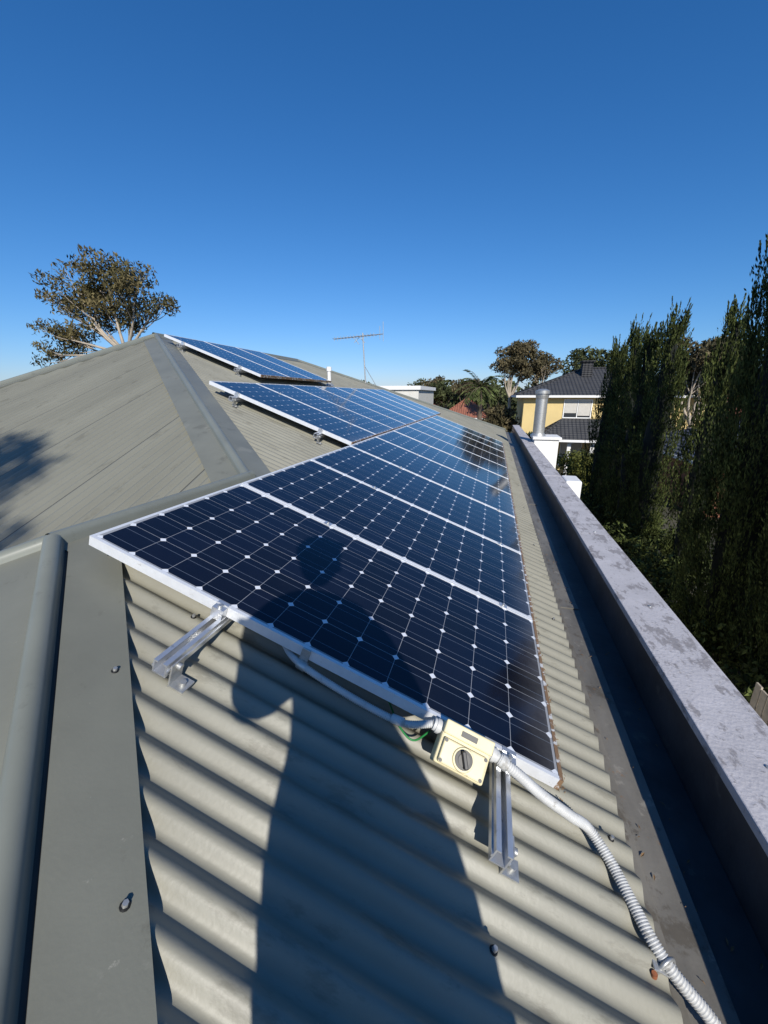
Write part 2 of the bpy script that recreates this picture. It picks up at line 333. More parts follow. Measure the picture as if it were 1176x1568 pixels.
# ------------------------------------------------------------------ isolator switch
iso=MB(); ex=U.copy(); nf=(Vector((0,-1,0))*.66+Nn*.75).normalized(); ey=nf.cross(ex).normalized()
Mi=Matrix.Translation(PP(1.298,-.055,.016))@Matrix((ex,ey,nf)).transposed().to_4x4()
iso.bbox((-.068,-.052,-.035),(.068,.052,.022),.006,0,Mi)
iso.bbox((-.060,-.048,.0225),(.060,.012,.036),.004,0,Mi)
iso.bbox((-.068,.020,.0225),(.068,.055,.033),.004,0,Mi)
iso.box((-.022,.030,.0332),(.022,.044,.0345),2,Mi)
iso.cyl(Mi@Vector((0,-.018,.036)),Mi@Vector((0,-.018,.041)),.029,.027,28,0)
iso.cyl(Mi@Vector((0,-.018,.041)),Mi@Vector((0,-.018,.044)),.023,n=28,m=1)
iso.cyl(Mi@Vector((0,-.018,.044)),Mi@Vector((0,-.018,.0465)),.015,n=28,m=2)
iso.bbox((-.005,-.038,.0466),(.005,.002,.060),.002,1,Mi@Matrix.Translation((0,-.018,0))@Matrix.Rotation(.5,4,'Z')@Matrix.Translation((0,.018,0)))
for sx in (-.054,.054):
    for sy in (-.042,.006): iso.cyl(Mi@Vector((sx,sy,.036)),Mi@Vector((sx,sy,.0375)),.0045,n=10,m=2)
for s_,yy in ((-1,.03),(1,.03)):
    iso.cyl(Mi@Vector((s_*.068,yy,-.005)),Mi@Vector((s_*.092,yy,-.005)),.0165,n=18,m=3); iso.cyl(Mi@Vector((s_*.074,yy,-.005)),Mi@Vector((s_*.084,yy,-.005)),.020,n=8,m=3)
iso.make('rotary_isolator_switch',[m_iso,m_dark,mat('shadow_grey_plastic',(.10,.095,.085),.5),m_cond])
def conduit(pts,r,collars=()):
    ps=resample(spline(pts,24),.0019)
    b=MB(); b.tube(ps,[r*(1.06 if i%3 else .84) for i in range(len(ps))],14,0)
    for f_ in collars:
        i=int(f_*(len(ps)-8)); b.tube([ps[i],ps[i+12]],[r*1.22]*2,16,0); b.tube([ps[i+2],ps[i+9]],[r*1.38]*2,8,0)
    return b,ps
eL=Mi@Vector((-.09,.03,-.005)); eR=Mi@Vector((.09,.03,-.005))
b,ps=conduit([PP(.66,.12,.085),PP(.73,.03,.062),PP(.80,-.014,.050),PP(.92,-.020,.060),PP(1.05,-.024,.062),PP(1.14,-.032,.045),eL],.0100)
b.bbox((.785,-.008,-.046),(.812,-.0015,.003),.001,1,Matrix.Translation(PP(0,0,0))@Matrix.Rotation(T,4,'Y'))
b.tube([PP(.788,-.012,.050),PP(.816,-.015,.051)],[.0145,.0145],10,1)
b.tube([PP(1.10,-.029,.053),PP(1.135,-.032,.045)],[.0125,.0125],14,0)
b.make('flexible_conduit',[m_cond,m_galv])
b,ps=conduit([eR,PP(1.45,-.045,.004),PP(1.53,-.045,.03),PX(.275,.865,.06),PX(.33,.885,.09),PX(.375,.835,.10),PX(.41,.76,.105),PX(.435,.705,.108),PX(.468,.665,.112),PX(.525,.625,.12),PX(.58,.56,.14),PX(.60,.40,.155),PX(.61,.1,.155),PX(.62,-.6,.155)],.0135,(.005,.395))
b.make('flexible_conduit',[m_cond])
sd=MB(); q=PX(.452,.675,.118); sd.bbox((-.03,-.016,0),(.03,.016,.004),.001,0,Matrix.Translation(q-Nn*.002)@Matrix.Rotation(T,4,'Y'))
sd.tube(spline([q+Vector((-.02,-.012,-.01)),q+Vector((-.006,-.004,.018)),q+Vector((.014,.01,.016)),q+Vector((.026,.018,-.018))],6),[.004]*19,8,0)
sd.cyl(q+Vector((-.028,-.02,-.004)),q+Vector((-.028,-.02,.006)),.006,n=8,m=1)
sd.make('conduit_saddle',[m_galv,m_red])
gw=MB(); gw.tube(spline([PP(1.08,.06,.09),PP(1.13,-.01,.085),PP(1.18,-.03,.088),PP(1.22,.02,.08)],8),[.003]*25,6,0); gw.make('earth_wire',[m_green])
# ------------------------------------------------------------------ tv antenna on far hip
an=MB(); ax,ay=-3.52,11.05; az=zP(-3.6)
mt=Vector((ax-.06,ay-.02,1.62)); an.tube([(ax,ay,az-.02),mt],[.019,.016],8,0)
an.tube([(ax+.25,ay+.25,az-.1),(ax-.01,ay,az+.42)],[.008,.008],6,0)
bd=Vector((.97,-.22,.02)).normalized(); pd=Vector((.22,.97,0)); c0=mt-Vector((0,0,.08))
an.tube([c0-bd*.95,c0+bd*.62],[.012,.012],6,0)
for i,x in enumerate(np.linspace(-.93,.35,13)):
    L_=.10+.05*(i/12); q=c0+bd*float(x); an.tube([q-pd*L_,q+pd*L_],[.005]*2,5,0); an.tube([q-Vector((0,0,.055)),q+Vector((0,0,.055))],[.006]*2,5,0)
for x,h in ((.50,.2),(.60,.30)):
    q=c0+bd*x; an.tube([q-Vector((-.03,0,h*.6)),q+Vector((.03,0,h))],[.007]*2,5,0)
for s_ in (-1,1): an.tube([c0-bd*.1+Vector((0,0,-.02)),c0-bd*.1+Vector((s_*.14,s_*.05,-.16))],[.008]*2,5,0)
an.tube([c0-bd*.3+Vector((0,0,.01)),c0-bd*.12+Vector((0,0,-.2))],[.008]*2,5,0)
an.make('tv_antenna',[m_galv])
# ------------------------------------------------------------------ ground
m_ground=mat('yard_ground',(.035,.038,.02),.95,0,.4,.25,col2=(.08,.07,.045)); 
mesh('ground',[(-900,-900,-5.5),(900,-900,-5.5),(900,900,-5.5),(-900,900,-5.5)],[(0,1,2,3)],[m_ground])
m_path=mat('concrete_path',(.30,.29,.27),.9,0,.12,2)
mesh('garden_path',[(1.2,-4,-5.496),(2.3,-4,-5.496),(2.3,26,-5.496),(1.2,26,-5.496)],[(0,1,2,3)],[m_path])
m_asph=mat('asphalt',(.05,.05,.05),.9,0,.15,6)
mesh('road',[(-60,58,-5.492),(60,54,-5.492),(60,61,-5.492),(-60,65,-5.492)],[(0,1,2,3)],[m_asph])
# ------------------------------------------------------------------ foliage
def leafmat(name,col,col2,sc=.8,isl=.45):
    return mat(name,col,.75,0,.2,sc,col2=col2,island=isl,spec=.15,detail=3)
m_cyp=leafmat('cypress_foliage',(.022,.032,.009),(.068,.082,.022),2.6,.65)
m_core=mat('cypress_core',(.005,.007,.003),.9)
m_gum=leafmat('gum_foliage',(.055,.056,.022),(.125,.10,.045),.9,.5)
m_gumb=mat('gum_bark',(.44,.38,.30),.8,0,.3,3,col2=(.36,.30,.23))
m_bark=mat('bark',(.12,.09,.065),.9,0,.3,5)
m_tree=leafmat('tree_foliage',(.035,.045,.018),(.075,.085,.035),.5)
m_olive=leafmat('dry_tree_foliage',(.06,.055,.028),(.12,.095,.05),.5)
m_hedge=leafmat('hedge_foliage',(.05,.065,.014),(.13,.13,.03),1.5)
m_palm=leafmat('palm_foliage',(.05,.07,.02),(.10,.12,.04),1)
def leaves_np(P,D,Lg,Wd):
    n=len(P); R=rng.normal(size=(n,3)); s=np.cross(D,R); s/=np.linalg.norm(s,axis=1)[:,None]+1e-9
    Lg=np.broadcast_to(Lg,n)[:,None]; Wd=np.broadcast_to(Wd,n)[:,None]
    return np.stack([P-D*Lg/2,P+s*Wd/2,P+D*Lg/2,P-s*Wd/2],1).reshape(-1,3)
def fastmesh(name,V,mats,parent=None,extra=None):
    nq=len(V)//4
    me=bpy.data.meshes.new(name); ev=np.array(extra.v) if extra else np.zeros((0,3)); 
    allv=np.concatenate([V,ev]) if len(ev) else V
    me.vertices.add(len(allv)); me.vertices.foreach_set('co',allv.astype(np.float32).ravel())
    loops=list(range(nq*4)); sizes=[4]*nq; mi=[0]*nq; sm=[False]*nq
    if extra:
        for f_,m_,s_ in zip(extra.f,extra.m,extra.sm): loops+=[i+nq*4 for i in f_]; sizes.append(len(f_)); mi.append(m_); sm.append(s_)
    me.loops.add(len(loops)); me.loops.foreach_set('vertex_index',loops)
    me.polygons.add(len(sizes)); st_=np.concatenate([[0],np.cumsum(sizes)[:-1]]); me.polygons.foreach_set('loop_start',st_.astype(np.int32)); me.polygons.foreach_set('loop_total',np.array(sizes,np.int32))
    me.polygons.foreach_set('material_index',mi); me.polygons.foreach_set('use_smooth',sm)
    for m in mats: me.materials.append(m)
    me.update(calc_edges=True); me.validate()
    return me
def cypress_mesh(seed,H,R,nplume=300,per=80,ls=1.0,tip=.55):
    """columnar cypress made of upright foliage plumes with dark clefts between them"""
    rg=np.random.default_rng(seed)
    def rad(z):
        t=z/H; return R*np.clip(np.minimum(1,(t/.06)**.5)*np.where(t<.4,.70+.30*t/.4,np.cos((t-.4)/.6*math.pi/2*.98)**.8),.02,1.2)
    z0=rg.uniform(.02,.965,nplume)*H; a=rg.uniform(0,2*math.pi,nplume)
    bump=1+.22*np.sin(a*3+z0*1.1+seed)+.14*np.sin(a*7-z0*2.3)
    rr=rad(z0)*rg.uniform(.66,1.0,nplume)*bump
    Ps=[];Ds=[]
    for i in range(nplume):
        L=rg.uniform(.6,1.35)*(1 if z0[i]<H*.8 else .8); n=per; t=rg.uniform(0,1,n)
        lean=rg.uniform(.10,.24)
        ax=np.array([math.cos(a[i])*lean,math.sin(a[i])*lean,1.0]); ax/=np.linalg.norm(ax)
        base=np.array([math.cos(a[i])*rr[i],math.sin(a[i])*rr[i],z0[i]-L*.4])
        wd=.115*np.sin(np.clip(t*1.1+.12,0,1)*math.pi)**.8*(1-.35*t)+.010
        off=rg.normal(size=(n,3))*wd[:,None]*np.array([1,1,.4])*.58
        Ps.append(base+ax*(t*L)[:,None]+off); d=ax+off*2.4+rg.normal(size=(n,3))*.16; Ds.append(d/np.linalg.norm(d,axis=1)[:,None])
    P=np.concatenate(Ps);D=np.concatenate(Ds); P[:,2]=np.clip(P[:,2],.05,H+.4)
    V=leaves_np(P,D,rg.uniform(.07,.14,len(P))*ls,rg.uniform(.018,.036,len(P))*ls)
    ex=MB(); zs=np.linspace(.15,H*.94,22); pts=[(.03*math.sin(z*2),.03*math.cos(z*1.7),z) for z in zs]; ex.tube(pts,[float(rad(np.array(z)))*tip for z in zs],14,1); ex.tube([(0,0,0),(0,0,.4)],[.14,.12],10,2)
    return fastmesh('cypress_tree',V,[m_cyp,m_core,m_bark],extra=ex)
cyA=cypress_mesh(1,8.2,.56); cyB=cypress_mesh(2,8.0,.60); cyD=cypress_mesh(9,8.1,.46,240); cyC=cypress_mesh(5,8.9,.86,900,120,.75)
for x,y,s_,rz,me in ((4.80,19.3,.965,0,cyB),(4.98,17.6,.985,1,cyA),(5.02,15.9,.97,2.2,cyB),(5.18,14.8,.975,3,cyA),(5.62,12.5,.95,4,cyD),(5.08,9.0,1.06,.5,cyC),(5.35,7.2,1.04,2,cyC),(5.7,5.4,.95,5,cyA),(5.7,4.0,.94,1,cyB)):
    o=bpy.data.objects.new('cypress_tree',me); o.location=(x,y,-5.5); o.scale=(1,1,s_); o.rotation_euler=(random.uniform(-.01,.01),random.uniform(-.012,.012),rz); link(o)
def clump_leaves(cl,dens,lsz,wsz,droop=0,thr=-.9):
    Vs=[]
    for (c,r,k) in cl:
        n=int(dens*k*r[0]*r[1]*r[2]**.5); d=rng.normal(size=(n,3)); d/=np.linalg.norm(d,axis=1)[:,None]
        rad_=rng.uniform(.15,1,n)**.5; P=np.array(c)+d*rad_[:,None]*np.array(r)
        f_=np.sin(P[:,0]*2.6/r[0]*1.3+P[:,2]*1.9)+np.sin(P[:,1]*2.4+P[:,2]*2.9/r[2])+np.sin(P[:,0]*3.9-P[:,1]*3.3)
        P=P[f_>thr]; n=len(P)
        D=rng.normal(size=(n,3))+np.array([0,0,-droop]); D/=np.linalg.norm(D,axis=1)[:,None]
        Vs.append(leaves_np(P,D,rng.uniform(.6,1.3,n)*lsz,rng.uniform(.6,1.3,n)*wsz))
    return np.concatenate(Vs)
def tree(name,base,H,clumps,fork,mats,tr=.18,dens=900,ls=.22,ws=.08,droop=.6,sub=5,thr=-.9):
    base=Vector(base); ex=MB(); f_=Vector(fork); 
    ex.tube(spline([base,base.lerp(f_,.5)+Vector((.15,0,0)),f_],6),list(np.linspace(tr*1.3,tr*.8,13)),10,1)
    cl=[]
    for c,r in clumps:
        c=Vector(c); mid=f_.lerp(c,.5)+Vector((random.uniform(-.4,.4),random.uniform(-.4,.4),random.uniform(-.5,.1)))*(r[0]*.5)
        sp=spline([f_,mid,c],8); ex.tube(sp,list(np.linspace(tr*.5,tr*.12,len(sp))),8,1)
        for j in range(sub):
            d=Vector((random.gauss(0,1),random.gauss(0,1),random.gauss(.1,.9))).normalized()
            cc=c+Vector((d.x*r[0],d.y*r[1],d.z*r[2]))*.68; s0=sp[random.randint(8,15)]
            ex.tube(spline([s0,s0.lerp(cc,.5)+Vector((0,0,-.1)),cc],4),list(np.linspace(tr*.16,tr*.04,9)),6,1)
            k=random.uniform(.38,.6); cl.append((tuple(cc),(r[0]*k,r[1]*k,r[2]*k*.85),1.0))
        cl.append((tuple(c),(r[0]*.6,r[1]*.6,r[2]*.6),.5))
    V=clump_leaves(cl,dens,ls,ws,droop,thr); me=fastmesh(name,V,mats,extra=ex)
    return link(bpy.data.objects.new(name,me))
gy=16.0
def gp(u,zz,dy=0): return (u*(gy+dy),gy+dy,zz*(gy+dy))
tree('gum_tree',(-16.4,gy,-5.5),11,[
 (gp(-1.205,.300),(1.35,1.5,1.15)),(gp(-1.085,.318,.5),(1.5,1.6,1.1)),(gp(-.985,.280,-.4),(1.25,1.4,1.1)),(gp(-1.05,.240,.6),(1.2,1.4,.9)),
 (gp(-1.19,.240),(1.1,1.3,.85)),(gp(-1.305,.172),(1.05,1.2,.8)),(gp(-1.235,.155,.6),(1.0,1.1,.7)),(gp(-1.375,.120),(.8,.9,.6)),(gp(-1.03,.185,.3),(.55,.8,.5)),(gp(-.915,.240,.3),(.7,.8,.75)),(gp(-1.27,.27,.3),(.8,1.0,.6)),(gp(-1.13,.19,.5),(.8,.9,.5))],
 (-16.9,gy,1.8),[m_gum,m_gumb],tr=.165,dens=680,ls=.22,ws=.07,droop=.8,sub=8,thr=-1.1)
def simple_tree(x,y,top,r,m,name='tree',n=5,ls=.4,dens=120,bark=m_bark,zs=.8):
    cs=[]
    for i in range(n):
        a=random.uniform(0,6.28); q=random.uniform(.2,.75); 
        cs.append(((x+math.cos(a)*r*q,y+math.sin(a)*r*q,top-r*zs*random.uniform(.55,1.4)),(r*.55,r*.55,r*.42)))
    cs.append(((x,y,top-r*.5),(r*.6,r*.6,r*.45)))
    tree(name,(x,y,-5.5),0,cs,(x,y,top-r*2.0),[m,bark],tr=.05*r+.05,dens=dens,ls=ls,ws=ls*.4,droop=.3,sub=6)
simple_tree(1.4,40,4.9,2.6,m_olive,'gum_tree',7,.30,480,m_gumb)
simple_tree(4.1,42,4.0,2.0,m_olive,'gum_tree',5,.30,480,m_gumb)
simple_tree(-7.2,58,2.2,3.0,m_tree,dens=260); simple_tree(-3.6,56,2.3,2.4,m_olive,dens=260); simple_tree(-11,62,2.6,3.4,m_tree,dens=260); simple_tree(9.3,44,4.9,3.0,m_tree,dens=220); simple_tree(-9.2,60,2.9,2.6,m_olive,dens=260)
simple_tree(12.3,30,3.9,2.9,m_olive,'gum_tree',6,.34,300,m_gumb); simple_tree(17,36,4.6,4.0,m_tree,dens=200); simple_tree(-.6,50,1.4,2.0,m_tree,dens=260)
simple_tree(5.3,24.0,-2.9,1.3,m_tree,'tree',dens=300); simple_tree(2.2,27.0,-2.2,1.3,m_tree,'tree',dens=300); simple_tree(.4,33,-.6,1.6,m_olive,'tree',dens=300)
# street tree in the front garden (behind the viewer) whose crown shades the left slope
simple_tree(1.45,-9.6,7.5,1.4,m_gum,'tree',7,.24,900,m_gumb,zs=.7)
Vs=[]
for i in range(170):
    x=random.uniform(-130,130); y=random.uniform(85,125); r=random.uniform(3.5,6); z=random.uniform(-3.5,.8)
    Vs.append(((x,y,z),(r,r*.7,r*.65),1))
me=fastmesh('distant_trees',clump_leaves(Vs,24,1.0,.7),[m_tree]); link(bpy.data.objects.new('distant_trees',me))
hv=[]; 
for i in range(26): hv.append(((3.6+random.uniform(0,2.6),22+random.uniform(0,1.5),-4.2+random.uniform(-.9,1.0)),(.7,.7,.6),1))
me=fastmesh('hedge',clump_leaves(hv,1500,.16,.09),[m_hedge]); link(bpy.data.objects.new('hedge',me))
hv=[]
for i in range(120): hv.append(((4.0+random.uniform(0,2.4),5+random.uniform(0,16),-5.1+random.uniform(0,.7)),(.7,.7,.5),1))
me=fastmesh('garden_shrubs',clump_leaves(hv,500,.16,.07),[m_cyp]); link(bpy.data.objects.new('garden_shrubs',me))
def palm(x,y,top,s=1.0):
    ex=MB(); ex.tube([(x,y,-5.5),(x+.1,y,-2),(x,y,top)],[.22*s,.18*s,.16*s],10,1); Ps=[];Ds=[]
    for i in range(30):
        a=random.uniform(0,6.28); el=random.uniform(-.5,1.3); L=random.uniform(1.2,1.9)*s
        p=Vector((x,y,top)); d=Vector((math.cos(a)*math.cos(el),math.sin(a)*math.cos(el),math.sin(el))); pts=[p.copy()]
        for k in range(9):
            p=p+d*(L/9); d=(d+Vector((0,0,-.17))).normalized(); pts.append(p.copy())
            sd_=d.cross(Vector((0,0,1))).normalized()
            for q in (-1,1):
                for j in range(3):
                    dd=(sd_*q+d*.7+Vector((0,0,-.35))).normalized(); pp=p+d*(L/27*j); l=.42*s*math.sin(math.pi*(k+1)/10.5)+.08
                    Ps.append(pp+dd*l/2); Ds.append(dd*1.0)
        ex.tube(pts,list(np.linspace(.025,.006,10)),5,1)
    V=leaves_np(np.array([tuple(p) for p in Ps]),np.array([tuple(p) for p in Ds]),.42*s,.06*s)
    me=fastmesh('palm_tree',V,[m_palm,m_bark],extra=ex); link(bpy.data.objects.new('palm_tree',me))
palm(-1.0,30,.5,.95)
# ------------------------------------------------------------------ neighbouring buildings
def tilemat(name,col):
    m=mat(name,col,.75,0,.18,1.5); nt=m.node_tree;N=nt.nodes;L=nt.links
    tc=N.new('ShaderNodeTexCoord'); br=N.new('ShaderNodeTexWave'); br.wave_type='BANDS'; br.bands_direction='Z'; br.inputs['Scale'].default_value=2.4; br.inputs['Distortion'].default_value=.3
    L.new(tc.outputs['Object'],br.inputs['Vector'])
    w2=N.new('ShaderNodeTexWave'); w2.bands_direction='X'; w2.inputs['Scale'].default_value=1.3; L.new(tc.outputs['Object'],w2.inputs['Vector'])
    ad=N.new('ShaderNodeMath'); L.new(br.outputs['Fac'],ad.inputs[0]); L.new(w2.outputs['Fac'],ad.inputs[1])
    bp=N.new('ShaderNodeBump'); bp.inputs['Strength'].default_value=.8; bp.inputs['Distance'].default_value=.08; L.new(ad.outputs[0],bp.inputs['Height']); L.new(bp.outputs[0],N['Principled BSDF'].inputs['Normal']); return m
m_tdark=tilemat('dark_roof_tiles',(.050,.050,.052)); m_tred=tilemat('terracotta_tiles',(.30,.11,.065)); m_tblue=tilemat('slate_blue_tiles',(.06,.07,.10))
m_cream=mat('cream_render',(.66,.50,.22),.85,0,.05,1.5); m_glass=mat('window_glass',(.03,.035,.04),.1,0,.2,2); m_brick=mat('red_brick',(.30,.12,.07),.9,0,.2,12)
m_blind=mat('window_blinds',(.55,.52,.46),.3,0,.08,3)
def hiproof(b,x0,x1,y0,y1,z,h,m,ov=.5,m2=None):
    x0-=ov;x1+=ov;y0-=ov;y1+=ov
    if x1-x0>=y1-y0: d=(y1-y0)/2; r=[(x0+d,(y0+y1)/2,z+h),(x1-d,(y0+y1)/2,z+h)]; F=[(0,1,5,4),(1,2,5),(2,3,4,5),(3,0,4)]
    else: d=(x1-x0)/2; r=[((x0+x1)/2,y0+d,z+h),((x0+x1)/2,y1-d,z+h)]; F=[(0,1,4),(1,2,5,4),(2,3,5),(3,0,4,5)]
    b.add([(x0,y0,z),(x1,y0,z),(x1,y1,z),(x0,y1,z)]+r,F,m)
    t=.07
    rp=[Vector(q) for q in r]; cs=[Vector(q) for q in ((x0,y0,z),(x1,y0,z),(x1,y1,z),(x0,y1,z))]
    prs=[(rp[0],rp[1])]+([(cs[0],rp[0]),(cs[3],rp[0]),(cs[1],rp[1]),(cs[2],rp[1])] if len(F[0])==4 else [(cs[0],rp[0]),(cs[1],rp[0]),(cs[2],rp[1]),(cs[3],rp[1])])
    for a_,b_ in prs: b.tube([a_+Vector((0,0,.02)),b_+Vector((0,0,.02))],[t,t],6,m)
    if m2 is not None:
        b.box((x0-.05,y0-.06,z-.16),(x1+.05,y0-.002,z-.01),m2); b.box((x0-.06,y0,z-.16),(x0-.002,y1,z-.01),m2); b.box((x1+.002,y0,z-.16),(x1+.06,y1,z-.01),m2)
        b.add([(x0,y0,z-.1),(x1,y0,z-.1),(x1,y1,z-.1),(x0,y1,z-.1)],[(3,2,1,0)],m2)
def window(b,x,y,z,w,h,mf,mg,mb=None):
    b.box((x-w/2,y-.02,z),(x+w/2,y-.006,z+h),mg)
    if mb is not None: b.box((x-w/2+.02,y-.026,z+h*.25),(x-.05,y-.0205,z+h),mb); b.box((x+.05,y-.026,z+h*.1),(x+w/2-.02,y-.0205,z+h),mb)
    t=.07
    for lo,hi in (((x-w/2-t,y-.06,z-t),(x+w/2+t,y-.004,z)),((x-w/2-t,y-.06,z+h),(x+w/2+t,y-.004,z+h+t)),((x-w/2-t,y-.06,z),(x-w/2,y-.004,z+h)),((x+w/2,y-.06,z),(x+w/2+t,y-.004,z+h)),((x-.03,y-.05,z),(x+.03,y-.027,z+h))): b.box(lo,hi,mf)
hb=MB(); hx0,hx1,hy0,hy1=2.1,13.5,31,40
hb.box((hx0,hy0,-5.5),(hx1,hy1,-.12),0); hiproof(hb,hx0,hx1,hy0,hy1,0,2.0,1,.55,2)
window(hb,5.7,hy0,-1.5,1.7,1.15,2,3,4); window(hb,9.4,hy0,-1.75,1.7,1.25,2,3,4); window(hb,3.4,hy0,-4.9,1.2,1.4,2,3)
hiproof(hb,3.4,11.5,28.2,31-.6,-2.75,1.15,1,.4,2)
for x in (3.6,5.0,6.4,7.8,9.2,11.3): hb.box((x-.11,28.25,-5.5),(x+.11,28.47,-2.86),2)
window(hb,5.6,hy0,-4.9,1.3,1.9,2,3,4); window(hb,7.6,hy0,-4.9,1.3,1.9,2,3)
hb.box((6.2,33.8,1.2),(6.9,34.5,2.35),1); hb.box((6.1,33.7,2.35),(7.0,34.6,2.45),1)
hb.make('cream_two_storey_house',[m_cream,m_tdark,m_white,m_glass,m_blind])
def house_simple(name,x0,x1,y0,y1,eave,rh,mw,mr):
    b=MB(); b.box((x0,y0,-5.5),(x1,y1,eave-.12),0); hiproof(b,x0,x1,y0,y1,eave,rh,1,.5,2)
    n=max(2,int((x1-x0)/3.2))
    for i in range(n): window(b,x0+(i+.5)*(x1-x0)/n,y0,eave-2.0,1.4,1.2,2,3)
    b.make(name,[mw,mr,m_white,m_glass])
house_simple('brick_house',-5.2,-.8,44,52,-2.3,1.9,m_brick,m_tred)
house_simple('brick_house',-16,-7,50,58,-2.0,2.4,m_brick,m_tred)
house_simple('brick_house',14.5,24,38,47,-2.2,2.6,m_brick,m_tred)
house_simple('brick_house',9.6,18,21,29,-2.9,2.0,m_brick,m_tblue)
house_simple('brick_house',-34,-22,30,40,-2.6,2.3,m_brick,m_tred)
b=MB(); b.box((-8.0,27,-5.5),(-4.9,34,.35),0); b.box((-8.15,26.85,.35),(-4.75,34.15,.6),1); window(b,-6.4,27,-2,1.4,1.2,1,2); b.make('white_flat_roof_building',[m_wall,m_white,m_glass])
b=MB()
for i in range(34): b.bbox((3.72,1.2+i*.13,-5.5),(3.745,1.31+i*.13,-3.75+.02*(i%2)),.004,0)
for z in (-5.1,-4.1): b.box((3.746,1.2,z),(3.80,5.6,z+.07),0)
b.make('paling_fence',[mat('fence_timber',(.42,.36,.28),.85,0,.2,6)])
# ------------------------------------------------------------------ photographer (stands behind the lens, casts the shadow)
def skinned(name,verts,edges,rad,mats,root=0,sub=2):
    me=bpy.data.meshes.new(name); me.from_pydata([tuple(v) for v in verts],edges,[]); o=bpy.data.objects.new(name,me); link(o)
    md=o.modifiers.new('s','SKIN'); md.use_smooth_shade=True
    for i,r in enumerate(rad):
        r=r if isinstance(r,tuple) else (r,r); me.skin_vertices[0].data[i].radius=r; me.skin_vertices[0].data[i].use_root=(i==root)
    sd_=o.modifiers.new('d','SUBSURF'); sd_.levels=sub; sd_.render_levels=sub
    bpy.context.view_layer.update(); dg=bpy.context.evaluated_depsgraph_get(); ev=bpy.data.meshes.new_from_object(o.evaluated_get(dg))
    o.modifiers.clear(); o.data=ev
    for m in mats: ev.materials.append(m)
    return o
m_shirt=mat('navy_work_shirt',(.03,.05,.12),.9,0,.2,8,bump=.2,bscale=20); m_trs=mat('grey_work_trousers',(.07,.07,.065),.9,0,.2,8); m_skin=mat('skin',(.50,.30,.21),.55,0,.08,6); m_boot=mat('leather_boots',(.08,.05,.03),.6); m_hair=mat('dark_hair',(.02,.013,.008),.7,0,.2,40)
ph=empty('photographer',(0,0,0))
cx,cy=.15,-.36; pc=.245; gL=zP(pc-.12)+AMP; gR=zP(pc+.14)+AMP
B=[(pc,cy-.02,-.22),(pc-.05,cy-.03,-.04),(cx+.02,cy-.02,.16),(cx,cy-.01,.27),(cx-.005,cy+.0,.36),
   (cx-.18,cy-.01,.215),(cx-.235,cy+.02,-.07),(cx-.18,cy+.19,-.09),(-.095,-.065,-.045),
   (cx+.195,cy-.03,.205),(cx+.255,cy+.02,-.03),(cx+.145,cy+.19,-.09),(.095,-.075,-.05),
   (pc-.115,cy-.02,-.30),(pc-.125,cy+.03,-.66),(pc-.125,cy-.01,gL+.09),(pc-.125,cy+.15,gL+.035),
   (pc+.115,cy-.02,-.30),(pc+.135,cy+.02,-.68),(pc+.15,cy-.02,gR+.09),(pc+.155,cy+.14,gR+.035)]
Ed=[(0,1),(1,2),(2,3),(3,4),(3,5),(5,6),(6,7),(7,8),(3,9),(9,10),(10,11),(11,12),(0,13),(13,14),(14,15),(15,16),(0,17),(17,18),(18,19),(19,20)]
Rr=[(.205,.13),(.19,.12),(.19,.12),(.14,.09),.058,.076,.062,.046,.028,.072,.062,.046,.028,.135,.105,.06,.045,.135,.105,.06,.045]
body=skinned('body',B,Ed,Rr,[m_shirt,m_trs,m_skin,m_boot]); body.parent=ph
for q in body.data.polygons:
    z=q.center.z; y_=q.center.y; x_=q.center.x
    if z<zP(pc)+.13: q.material_index=3
    elif z<-.20 and not(y_>cy+.16): q.material_index=1
    elif z>.315: q.material_index=2
    elif y_>cy+.14: q.material_index=2
    else: q.material_index=0
bm=bmesh.new(); bmesh.ops.create_uvsphere(bm,u_segments=32,v_segments=24,radius=1)
for v_ in bm.verts:
    x,y_,z=v_.co; s=1.0 if z>0 else 1-.22*z*z; 
    v_.co=Vector((x*.080*s,y_*.099*(s*.5+.5),z*.120))
    if y_>.6:
        nose=math.exp(-((x/.16)**2+((z+.12)/.2)**2)); v_.co.y+=.018*nose; v_.co.y-=.008*math.exp(-(((abs(x)-.38)/.16)**2+((z-.08)/.12)**2)); v_.co.y+=.006*math.exp(-((x/.3)**2+((z+.48)/.1)**2))
me=bpy.data.meshes.new('head'); bm.to_mesh(me); bm.free(); me.materials.append(m_skin); me.materials.append(m_hair)
for q in me.polygons:
    q.use_smooth=True; c_=q.center
    if c_.z>.05 or (c_.y<-.02 and c_.z>-.05): q.material_index=1
hd_=link(bpy.data.objects.new('head',me),ph); hd_.location=(cx-.01,cy+.02,.51); hd_.rotation_euler=(-.35,0,.15)
for s_ in (-1,1):
    e=MB(); e.bbox((-.008,-.016,-.03),(.008,.016,.03),.007,0); o=e.make('ear',[m_skin],ph); o.location=(cx-.01+s_*.081,cy+.02,.50)
hm=MB(); hm.tube([(cx-.01,cy+.015,.55),(cx-.01,cy+.012,.59),(cx-.01,cy+.01,.63),(cx-.01,cy+.005,.643)],[.096,.093,.065,.02],24,0)
hm.bbox((cx-.075,cy+.07,.55),(cx+.055,cy+.17,.56),.004,0); hm.make('cap',[m_shirt],ph)
